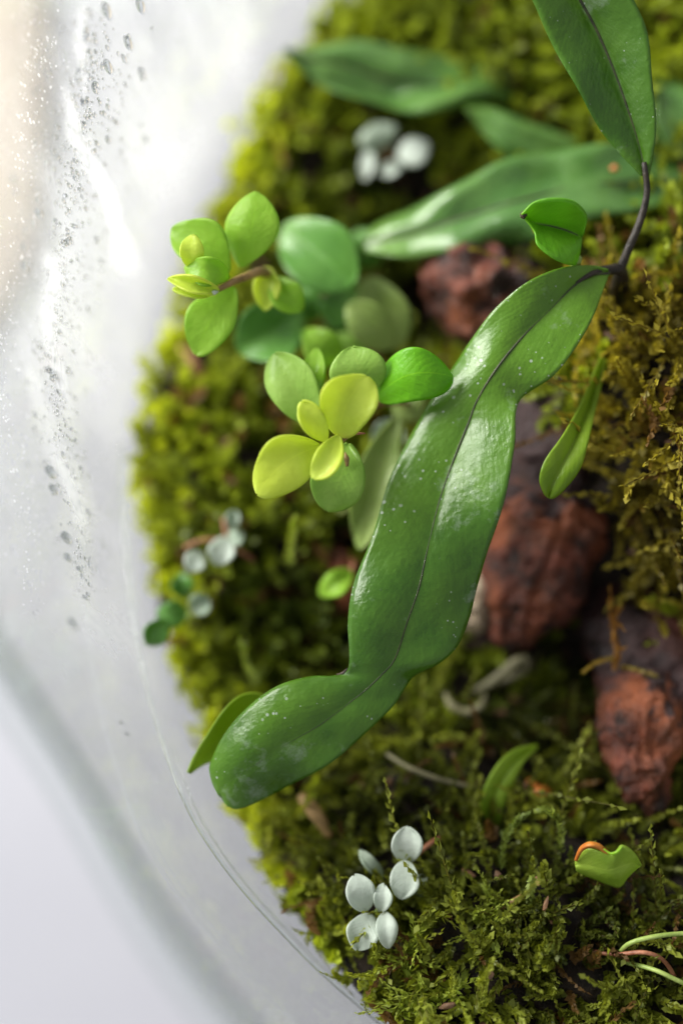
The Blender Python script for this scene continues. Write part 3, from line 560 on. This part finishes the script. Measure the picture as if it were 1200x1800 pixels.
# ------------------------------------------------------------------ fern with the long glossy frond
def st(rows, sel):                       # rows: (L px, py, off), (M ...), (R ...)
    return [P(*r[sel]) for r in rows]
fern = thing('fern', 'strap leaved fern with a long wavy glossy frond and dark stalk', 'fern', G(1090, 500))
def frond(label, rows, mat, nv=90, bulge=(0, 0), ruf=.0, nu=9, rib=.00035, ribto=None, parent=None):
    parent = parent or fern; Lp, Mp, Rp = st(rows, 0), st(rows, 1), st(rows, 2)
    b = blade('frond', Lp, Mp, Rp, mat, parent, nv, nu, bulge, ruf=ruf, label=label, seed=3)
    mp = [np.array(p) - CF * .00012 for p in (Mp if ribto is None else Mp[:ribto])]
    if rib: tube('midrib', b, mp, [rib * 1.6, rib * 1.3, rib, rib * .8, rib * .3, rib * .3], 'rib', 6, res=len(mp) * 6)
    return b
MAIN = [((1068, 474, .35), (1072, 480, .4), (1066, 490, .4)), ((1035, 466, .3), (1040, 484, .4), (1056, 520, .3)), ((985, 470, .1), (1008, 502, .35), (1040, 562, .15)),
        ((925, 496, .1), (965, 545, .3), (1010, 612, .1)), ((870, 542, .2), (915, 595, .2), (970, 662, .1)), ((833, 590, .35), (872, 648, .15), (920, 696, .25)),
        ((800, 640, .5), (840, 700, .25), (906, 725, .1)), ((762, 695, .55), (822, 745, .3), (905, 775, -.08)), ((722, 765, .5), (798, 805, .28), (893, 845, -.1)),
        ((683, 845, .45), (772, 880, .25), (878, 905, -.05)), ((655, 940, .15), (752, 960, .1), (855, 970, .15)), ((622, 1025, .0), (735, 1035, .0), (836, 1035, .25)),
        ((612, 1090, .0), (716, 1090, .0), (824, 1085, .25)), ((614, 1140, .05), (703, 1132, .05), (802, 1135, .2)), ((613, 1170, .1), (690, 1164, .08), (768, 1166, .2)), ((603, 1184, .2), (668, 1188, .12), (728, 1186, .3)), ((580, 1188, .2), (645, 1210, .12), (712, 1206, .3)),
        ((545, 1189, .2), (615, 1234, .15), (690, 1240, .25)), ((490, 1205, .1), (562, 1274, .1), (640, 1290, .2)), ((440, 1240, .1), (505, 1307, .1), (580, 1340, .25)),
        ((398, 1287, .2), (450, 1343, .1), (502, 1385, .35)), ((371, 1340, .35), (408, 1368, .2), (450, 1410, .4)), ((372, 1368, .4), (390, 1388, .3), (418, 1419, .45)), ((385, 1398, .4), (390, 1403, .4), (400, 1414, .45))]
b = frond('long wavy glossy dark green frond', MAIN, 'fern', 170, ([0, .05, .1, .1, .1, .05, .2, .25, .1, .15, .25, .2, .05, .05], [0, .05, .1, .05, .15, .2, .1, .1, .1, .1, .05, .1, .05]), ruf=.09, nu=12, rib=.00012)
tube('brown_notch', b, [P(591, 1186, .17), P(602, 1184, .17), P(611, 1175, .12)], [.0001, .0003, .0001], 'tipbrown', 6)
frond('glossy frond rising out of the top edge', [((800, -280, -.6), (805, -285, -.6), (810, -285, -.6)), ((845, -180, -.6), (900, -210, -.4), (1000, -180, -.5)), ((895, -80, -.4), (968, -90, -.1), (1080, -80, -.3)), ((935, 0, -.2), (1018, 0, .1), (1115, 0, -.2)),
       ((962, 60, -.1), (1048, 55, .2), (1135, 55, -.1)), ((1000, 135, .0), (1080, 130, .25), (1143, 130, .0)), ((1045, 212, .1), (1108, 210, .25), (1152, 215, .1)), ((1088, 268, .2), (1126, 270, .3), (1147, 275, .2)), ((1125, 310, .3), (1133, 310, .3), (1138, 318, .3))],
      'fern', 90, ([.1, .15, .1, .05], [.1, .2, .15, .05]), ruf=.08, rib=.00032)
tube('stalk', fern, [P(1131, 285, .2), P(1136, 340, .3), P(1122, 395, .4), P(1103, 440, .5), P(1086, 485, .7), P(1078, 520, 1.4), G(1080, 540)], [.00035, .00048, .00055, .0006, .0007, .0007, .0008], 'stalk', 8)
tube('stalk', fern, [P(1010, 497, .35), P(1045, 478, .4), P(1070, 474, .5), P(1092, 478, .7), P(1098, 520, 1.6)], [.0003, .0005, .0007, .0009, .0008], 'stalk', 8)
cl = blade('young_leaf', [P(915, 378, -.1), P(938, 356, -.2), P(972, 349, -.3), P(1008, 354, -.25), P(1030, 378, -.1), P(1025, 408, .1)], [P(917, 379, .1), P(938, 392, .2), P(965, 397, .25), P(992, 404, .3), P(1012, 412, .3), P(1022, 418, .3)],
           [P(918, 381, .0), P(938, 408, .0), P(944, 432, -.1), P(975, 456, -.1), P(1005, 466, .1), P(1014, 462, .3)], 'fern_young', fern, 50, 8, (.15, .12), label='small folded lime green young leaf', ruf=.04)
tube('brown_tip', cl, [P(914, 379, -.05), P(919, 378, -.05), P(925, 377, -.07)], [.0003, .0006, .0002], 'tipbrown', 8)
tube('midrib', cl, [P(935, 393, .2), P(965, 397, .24), P(992, 404, .29), P(1015, 414, .3)], [.0001, .00018, .0002, .0002], 'rib', 6)
tube('stalk', fern, [P(1012, 455, .3), P(1015, 475, .6), P(1050, 500, 1.4), G(1075, 530)], [.0008, .0006, .0006, .0007], 'stem_green', 8)
blade('young_leaf', [P(480, 1228, .8), P(450, 1218, .7), P(420, 1224, .6), P(392, 1250, .5), P(365, 1290, .5), P(343, 1325, .5), P(330, 1356, .6)], [P(490, 1240, 1.0), P(458, 1240, 1.0), P(425, 1252, .9), P(398, 1280, .8), P(372, 1312, .7), P(350, 1335, .6), P(332, 1358, .6)],
      [P(500, 1262, 1.2), P(470, 1280, 1.3), P(440, 1300, 1.2), P(410, 1320, 1.1), P(382, 1335, .9), P(356, 1345, .8), P(334, 1360, .6)], 'fern_olive', fern, 50, 8, (.1, .05), label='yellow green curled leaf tip')
blade('young_leaf', [P(1052, 630, 0.95), P(1022, 705, 0.55), P(988, 765, 0.15), P(957, 808, 0.05), P(947, 842, 0.05), P(955, 866, 0.15), P(962, 874, 0.25)], [P(1058, 632, 1.05), P(1034, 710, 0.75), P(1008, 775, 0.35), P(985, 822, 0.15), P(970, 850, 0.15), P(964, 868, 0.20), P(963, 875, 0.25)],
      [P(1066, 634, 1.05), P(1047, 715, 0.65), P(1033, 778, 0.25), P(1018, 825, 0.15), P(993, 858, 0.15), P(975, 874, 0.20), P(965, 876, 0.25)], 'fern_olive', fern, 50, 7, (.1, .1), label='narrow olive leaf hanging over the wood')

back = thing('fern', 'blurred strap leaved fern at the back with pale shining fronds', 'fern', G(1190, 330))
frond('blurred frond whose tip leans on the far glass', [((496, 84, 3.32), (498, 88, 3.00), (500, 92, 2.78)), ((545, 74, 3.52), (545, 105, 3.20), (535, 132, 3.18)), ((610, 67, 3.32), (605, 115, 3.30), (590, 160, 2.98)), ((690, 80, 3.32), (685, 140, 3.30), (665, 192, 3.18)), ((760, 92, 3.42), (760, 150, 3.30), (745, 203, 3.08)), ((840, 100, 3.42), (835, 145, 3.30), (820, 188, 3.18)), ((905, 135, 3.72), (892, 158, 3.50), (880, 180, 3.38)), ((960, 195, 3.92), (950, 205, 3.70), (940, 215, 3.48)), ((1040, 255, 3.92), (1030, 262, 3.70), (1020, 268, 3.48))],
      'fern_back', 80, ([0, .3, .5, -.3, .5, 0], [0, .4, -.4, .5, .2, 0]), ruf=.3, parent=back, rib=.0003)
frond('blurred short frond between the two longer ones', [((815, 182, 3.25), (818, 188, 3.00), (822, 195, 2.85)), ((865, 187, 3.05), (852, 210, 3.00), (845, 225, 2.95)), ((925, 212, 2.95), (905, 240, 2.90), (885, 265, 2.85)), ((990, 238, 2.95), (970, 265, 2.90), (950, 290, 2.85)), ((1050, 262, 3.05), (1040, 285, 2.90), (1030, 305, 2.85)), ((1100, 290, 3.15), (1095, 305, 2.90), (1090, 315, 2.85))], 'fern_back', 60, ([0, .2, .1, 0], [0, .2, .1, 0]), ruf=.12, parent=back, rib=0)
fz = frond('blurred broad frond lying across the red knob', [((636, 415, 3.14), (640, 425, 2.80), (645, 438, 2.54)), ((672, 388, 2.84), (690, 420, 2.60), (700, 455, 2.44)), ((735, 362, 2.64), (750, 405, 2.40), (765, 448, 2.24)), ((810, 325, 2.44), (825, 380, 2.20), (845, 434, 2.04)), ((890, 285, 2.34), (915, 352, 2.00), (945, 422, 1.94)), ((980, 264, 2.24), (1010, 330, 2.00), (1035, 390, 1.84)), ((1070, 262, 2.34), (1095, 320, 2.00), (1120, 372, 1.84)), ((1160, 278, 2.44), (1170, 320, 2.10), (1185, 358, 1.94)), ((1260, 300, 2.64), (1265, 325, 2.30), (1270, 350, 2.14))],
      'fern_back', 90, ([0, .3, .2, -.2, .3, 0], [0, .3, .4, -.2, 0]), ruf=.25, parent=back, rib=.0003)
q = P(1079, 296, 1.82); tube('spore_spot', fz, [q - CR * .0006, q, q + CR * .0006], [.0002, .0006, .0002], 'rust', 8)
oval('frond', back, (1240, 300, 2.6), (1165, 135, 2.6), 90, 'fern_back', label='blurred frond cut by the right edge')
oval('frond', back, (1215, 330, 2.9), (1172, 190, 2.8), 110, 'fern_back', label='blurred wide frond behind the stalk')
oval('frond', back, (1230, 520, 2.6), (1120, 405, 2.6), 85, 'fern_back', label='blurred small frond above the dry moss')
tube('stalk', back, [P(1265, 325, 2.3), P(1250, 340, 3.2), G(1215, 360)], [.0005, .0006, .0007], 'stalk', 8)
tube('stalk', back, [P(1035, 265, 3.7), P(1110, 300, 3.5), P(1200, 330, 3.8), G(1210, 340)], [.0004, .0005, .0005, .0005], 'stalk', 8)

# ------------------------------------------------------------------ creeping plants with round leaves
pb_ = thing('creeping_plant', 'sharp leafy sprig with yellow green rounded leaves at the centre', 'creeping plant', G(690, 740))
PLB = [((662, 696, .55), (795, 662, .2), 98, 'lf_bright', dict(skew=22, arch=.3, cup=-.1, pk=1.0, roll=.1, label='bright green pointed leaf')),
       ((632, 700, .6), (618, 610, .3), 100, 'lf_green', dict(skew=-6, arch=.2, cup=-.05)),
       ((555, 745, .5), (482, 622, .55), 88, 'lf_green', dict(skew=2, arch=.1, cup=.1, roll=-.1, pk=1.1)),
       ((545, 705, .9), (556, 613, .8), 42, 'lf_lime', {}),
       ((612, 780, .35), (574, 897, .3), 95, 'lf_green', dict(arch=.25, cup=.05, skew=5, pk=1.15)),
       ((596, 768, .05), (645, 662, -.35), 100, 'lf_yellow', dict(arch=.2, cup=.10, skew=13, roll=.08, pk=1.05, q=.52, label='broad yellow green leaf')),
       ((562, 784, .0), (452, 868, -.2), 94, 'lf_yellow', dict(arch=.24, cup=.08, skew=-14, roll=-.06, pk=1.05, q=.52, label='broad yellow leaf')),
       ((572, 776, -.05), (530, 706, -.35), 46, 'lf_yellow', dict(arch=.08, cup=.12, pk=1.2)),
       ((596, 766, -.1), (551, 841, -.4), 48, 'lf_yellow', dict(arch=.1, cup=.1, pk=1.15, skew=4))]
for bs, tp, wd_, mt, kw in PLB: oval('leaf', pb_, bs, tp, wd_, mt, **kw)
oval('leaf', pb_, (700, 735, 1.6), (632, 965, 1.5), 70, 'lf_olive', arch=.2, skew=-8, label='long pale leaf drooping behind the frond')
tube('stem', pb_, [P(584, 772, -.05), P(602, 770, .1), P(622, 745, .4), P(660, 712, .9), P(700, 705, 1.5), G(740, 720)], [.0004, .0006, .0006, .0006, .0006, .0006], 'stem', 8)
tube('bract', pb_, [P(606, 768, .05), P(622, 762, -.05), P(642, 762, -.05)], [.0004, .0003, .0001], 'stem_red', 6)
tube('bud', pb_, [P(606, 795, .1), P(609, 806, .05), P(610, 820, .05)], [.0001, .0004, .0002], 'stem', 6)

pa_ = thing('creeping_plant', 'leafy sprig with rounded lime leaves nearest the fogged glass', 'creeping plant', G(500, 560))
PLA = [((425, 470, .8), (452, 338, .5), 92, 'lf_lime', dict(arch=.2, cup=-.08, skew=-4, pk=1.15, q=.62, label='upright rounded green leaf')),
       ((402, 478, .6), (303, 400, .6), 84, 'lf_lime', dict(arch=.1, cup=.25, skew=-12, pk=1.2)),
       ((335, 470, .3), (338, 413, .2), 42, 'lf_yellow', dict(arch=.1, cup=.05)),
       ((402, 482, .4), (325, 470, .3), 52, 'lf_lime', dict(arch=.2, cup=.1)),
       ((412, 505, .7), (345, 624, .6), 84, 'lf_lime', dict(arch=.2, cup=-.05, skew=-8, pk=1.15)),
       ((385, 512, .3), (296, 490, .2), 28, 'lf_yellow', dict(arch=.1)),
       ((380, 514, .35), (304, 508, .25), 22, 'lf_yellow', dict(arch=.05)),
       ((470, 470, 1.2), (468, 545, 1.1), 46, 'lf_yellow', dict(arch=.1)),
       ((478, 490, 1.2), (528, 548, 1.1), 58, 'lf_lime', dict(arch=.1, q=.6))]
for bs, tp, wd_, mt, kw in PLA: oval('leaf', pa_, bs, tp, wd_, mt, **kw)
tube('stem', pa_, [P(372, 516, .3), P(400, 500, .4), P(430, 487, .6), P(465, 478, 1.0), P(480, 500, 1.8), G(505, 560)], [.0003, .0005, .0006, .0007, .0007, .0007], 'stem', 8)
tube('bud', pa_, [P(368, 518, .25), P(377, 514, .22), P(384, 512, .25)], [.0001, .0004, .0001], 'lf_pale', 6)

pc_ = thing('creeping_plant', 'low dark round leaved plant in shade between the two lime sprigs', 'creeping plant', G(590, 560))
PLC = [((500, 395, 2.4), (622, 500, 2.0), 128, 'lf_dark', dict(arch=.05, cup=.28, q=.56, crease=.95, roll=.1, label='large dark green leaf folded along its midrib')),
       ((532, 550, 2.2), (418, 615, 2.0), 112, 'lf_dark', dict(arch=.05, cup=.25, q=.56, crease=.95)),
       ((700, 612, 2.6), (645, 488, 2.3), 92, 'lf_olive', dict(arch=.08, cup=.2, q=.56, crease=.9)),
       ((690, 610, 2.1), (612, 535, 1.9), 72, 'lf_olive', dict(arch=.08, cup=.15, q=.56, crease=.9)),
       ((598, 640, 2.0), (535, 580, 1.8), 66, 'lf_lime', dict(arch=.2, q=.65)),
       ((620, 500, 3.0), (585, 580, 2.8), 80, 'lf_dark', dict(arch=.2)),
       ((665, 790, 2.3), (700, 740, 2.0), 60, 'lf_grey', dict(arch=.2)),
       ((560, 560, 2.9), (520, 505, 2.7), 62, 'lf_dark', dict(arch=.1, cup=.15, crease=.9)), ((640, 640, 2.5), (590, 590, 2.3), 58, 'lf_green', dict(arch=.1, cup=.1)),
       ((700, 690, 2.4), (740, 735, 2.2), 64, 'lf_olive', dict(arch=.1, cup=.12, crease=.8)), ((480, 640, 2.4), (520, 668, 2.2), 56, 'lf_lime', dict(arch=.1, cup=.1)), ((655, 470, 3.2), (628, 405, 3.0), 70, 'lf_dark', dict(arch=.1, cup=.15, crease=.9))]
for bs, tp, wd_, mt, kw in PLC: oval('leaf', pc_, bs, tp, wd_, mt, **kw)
tube('stem', pc_, [P(505, 400, 2.5), P(545, 470, 3.0), P(600, 560, 3.0), P(650, 620, 3.0), P(690, 660, 3.2), G(690, 680)], [.0006] * 6, 'stem', 8)

# tiny pale leaved plants
def tiny(label, loc, leaves, stems, group='tiny pale leaved plants'):
    r = thing('tiny_plant', label, 'small plant', loc, group)
    for (bx, by, tx, ty, w, of, mt) in leaves: oval('leaf', r, (bx, by, of + .1), (tx, ty, of - .05), w, mt, arch=.12, cup=.06, q=.58, nv=18, nu=6)
    for pts, mt in stems: tube('stem', r, pts, [.0003, .00035, .00035], mt, 6)
tiny('white leaved tiny plant low in the moss beside the bottom glass edge', G(665, 1590), [(645, 1600, 622, 1540, 52, 0.25, 'lf_pale'), (668, 1602, 676, 1556, 32, 0.25, 'lf_pale'), (650, 1608, 628, 1668, 58, 0.25, 'lf_pale'), (676, 1602, 682, 1666, 38, 0.20, 'lf_pale'),
     (712, 1518, 718, 1454, 56, 0.45, 'lf_pale'), (716, 1514, 704, 1580, 52, 0.35, 'lf_pale'), (735, 1540, 752, 1580, 38, 0.95, 'lf_grey'), (672, 1545, 632, 1495, 22, 0.65, 'lf_grey')],
     [([P(660, 1604, 0.35), P(690, 1570, 0.75), P(714, 1516, 0.55)], 'stem_green'), ([P(714, 1518, 0.55), P(760, 1480, 0.75), P(790, 1470, 1.05)], 'stem_red'), ([P(662, 1604, 0.35), P(670, 1610, 0.85), G(675, 1612)], 'stem_green')])
tiny('white leaved tiny plant with reddish stems above the dark moss at left', G(385, 975), [(350, 970, 334, 1004, 38, 1.9, 'lf_pale'), (398, 945, 380, 992, 46, 1.8, 'lf_pale'), (405, 928, 414, 898, 28, 1.9, 'lf_grey'), (400, 950, 428, 940, 30, 1.9, 'lf_grey')],
     [([P(325, 962, 2.0), P(355, 950, 1.95), P(395, 948, 1.95)], 'stem_red'), ([P(398, 950, 1.95), P(396, 930, 2.0), P(394, 912, 2.1)], 'stem_red'), ([P(400, 955, 2.0), P(425, 970, 2.1), P(445, 985, 2.2)], 'stem_red'), ([P(390, 960, 2.0), P(388, 968, 2.2), G(388, 972)], 'stem_red')])
tiny('blurred pale tiny plant below the far frond', G(690, 300), [(672, 262, 655, 218, 70, 3.4, 'lf_grey'), (700, 280, 752, 252, 50, 3.3, 'lf_pale'), (650, 262, 642, 315, 24, 3.4, 'lf_pale'), (668, 305, 705, 290, 24, 3.4, 'lf_pale')], [([P(672, 262, 3.5), P(690, 290, 3.7), G(700, 310)], 'stem_red')])
tiny('dark green tiny plant almost touching the left glass wall', G(330, 1085), [(330, 1080, 276, 1078, 46, 1.9, 'lf_dark'), (290, 1090, 262, 1135, 42, 1.6, 'lf_dark'), (338, 1075, 366, 1050, 40, 2.0, 'lf_grey'), (325, 1050, 318, 1008, 38, 2.1, 'lf_dark')], [([P(330, 1082, 1.6), P(335, 1088, 1.9), G(338, 1092)], 'stem_green')])
s = thing('seedling', 'small oval green leaflet beside the notch of the long frond', 'seedling', G(600, 1040)); oval('leaf', s, (618, 1005, 1.9), (562, 1046, 1.8), 42, 'lf_lime'); tube('stem', s, [P(618, 1005, 1.9), P(622, 990, 2.1), G(620, 985)], [.0004, .0004, .0004], 'stem_red', 6)
s = thing('seedling', 'curved narrow green leaf standing in the moss above the feathery tuft', 'seedling', G(885, 1460))
blade('leaf', [P(942, 1308, 1.3), P(905, 1316, 1.1), P(872, 1345, 1.0), P(848, 1390, 1.0), P(846, 1425, 1.1), P(868, 1456, 1.3)], [P(943, 1311, 1.35), P(912, 1330, 1.2), P(887, 1362, 1.1), P(868, 1400, 1.1), P(862, 1430, 1.2), P(872, 1457, 1.35)], [P(944, 1314, 1.3), P(920, 1340, 1.15), P(903, 1375, 1.1), P(888, 1410, 1.1), P(880, 1438, 1.2), P(876, 1457, 1.35)], 'fern_olive', s, 36, 6, (.08, .08))
tube('stem', s, [P(871, 1455, 1.35), P(880, 1462, 1.6), G(884, 1466)], [.0004, .0004, .0004], 'stem_green', 6)
s = thing('curled_leaf', 'lime green leaf with a curled orange rim lying on the moss', 'leaf', G(1065, 1520, .3))
lf = blade('leaf_blade', [P(1010, 1510, 0.15), P(1030, 1492, -0.05), P(1055, 1497, -0.15), P(1075, 1500, -0.15), P(1090, 1484, -0.25), P(1112, 1496, -0.15), P(1124, 1518, 0.05)], [P(1010, 1520, 0.15), P(1030, 1520, 0.05), P(1050, 1525, 0.00), P(1070, 1528, -0.05), P(1090, 1522, -0.05), P(1108, 1516, -0.05), P(1124, 1520, 0.05)],
      [P(1012, 1530, 0.15), P(1028, 1540, 0.25), P(1050, 1550, 0.25), P(1072, 1558, 0.25), P(1090, 1562, 0.25), P(1104, 1545, 0.25), P(1124, 1523, 0.15)], 'lf_orange', s, 40, 8, (.05, .08), ruf=.1)
blade('orange_rim', [P(1009, 1512, .1), P(1018, 1490, -.1), P(1034, 1480, -.2), P(1052, 1483, -.2), P(1066, 1494, -.15), P(1078, 1503, -.1)], [P(1011, 1513, .05), P(1021, 1494, -.16), P(1036, 1486, -.27), P(1051, 1489, -.26), P(1064, 1498, -.2), P(1078, 1504, -.12)],
      [P(1013, 1514, .1), P(1023, 1496, -.08), P(1036, 1490, -.2), P(1050, 1492, -.2), P(1063, 1500, -.15), P(1077, 1505, -.1)], 'rust', lf, 30, 4, (.0, .0), .00015)
tube('pale_rim', lf, [P(1060, 1492, -0.23), P(1072, 1500, -0.25), P(1084, 1497, -0.30), P(1094, 1486, -0.30)], [.0001, .00018, .00018, .0001], 'lf_lime', 6)

# twigs, stems and tendrils
rod('twig', 'reddish brown twig stuck in the moss beside the fogged glass', 'twig', [G(318, 612, .1), G(340, 645, .25), G(372, 690, .1)], [.0008, .0012, .0008], 'stem_red', 'twigs and stems on the moss', disp=.0003, fr=300)
rod('stem', 'upper pale green stem entering at the lower right edge', 'stem', [P(1300, 1640, .2), P(1200, 1641, .0), P(1140, 1648, -.1), P(1100, 1662, .0), P(1080, 1690, .4)], [.00032] * 5, 'stem_green', 'twigs and stems on the moss')
rod('stem', 'lower pale green stem entering at the lower right edge', 'stem', [P(1300, 1770, .2), P(1200, 1728, -.1), P(1150, 1705, -.1), P(1100, 1692, .2)], [.00032] * 4, 'stem_green', 'twigs and stems on the moss')
rod('stem', 'reddish stem between the two pale green stems', 'stem', [P(1040, 1672, .3), P(1080, 1678, .1), P(1130, 1674, -.1), P(1165, 1688, .0), P(1190, 1725, .3)], [.0003] * 5, 'stem_red', 'twigs and stems on the moss')
rod('stem', 'thin olive stem crossing the dark moss toward the curved leaf', 'stem', [P(680, 1325, 1.4), P(720, 1350, 1.2), P(780, 1372, 1.2), P(852, 1388, 1.3)], [.0003, .0004, .0004, .0003], 'tendril', 'twigs and stems on the moss')
rod('stem', 'thin brown stem rising from the bottom moss tuft', 'stem', [P(825, 1625, .7), P(860, 1605, .4), P(900, 1585, .3), P(935, 1565, .4)], [.0003, .0004, .0004, .0003], 'stem', 'twigs and stems on the moss')
rod('tendril', 'pale curled tendril shaped like a hook below the red wood', 'tendril', [P(782, 1218, 2.0), P(795, 1242, 1.9), P(822, 1252, 1.9), P(845, 1240, 1.9), P(853, 1220, 2.0)], [.0003, .0007, .0007, .0006, .0003], 'tendril', 'twigs and stems on the moss')
rod('tendril', 'pale brown root loop below the dark stub', 'root', [P(835, 1215, 2.2), P(870, 1195, 2.1), P(905, 1165, 2.1), P(925, 1160, 2.1), P(918, 1180, 2.2), P(880, 1200, 2.3)], [.0005, .0008, .0008, .0007, .0006, .0004], 'tendril', 'twigs and stems on the moss')
rod('root', 'dark red root end hidden in the hollow under the pale drooping leaf', 'root', [P(575, 960, 3.0), P(598, 990, 2.7), P(610, 1040, 2.7), P(612, 1090, 3.2)], [.0014, .002, .002, .0015], 'wood', 'twigs and stems on the moss', disp=.0006, fr=250, n=16)
rod('twig', 'dull brown twig end lying in the moss under the long frond', 'twig', [G(530, 1400, .5), G(555, 1430, .6), G(580, 1470, .4)], [.0008, .0011, .0006], 'stem', 'twigs and stems on the moss', disp=.0003, fr=300)
rod('stem', 'rust coloured leaf shred near the curved narrow leaf', 'leaf shred', [G(930, 1370, .2), G(950, 1390, .5), G(975, 1380, .3)], [.0005, .0009, .0004], 'rust', 'twigs and stems on the moss', squash=.35)
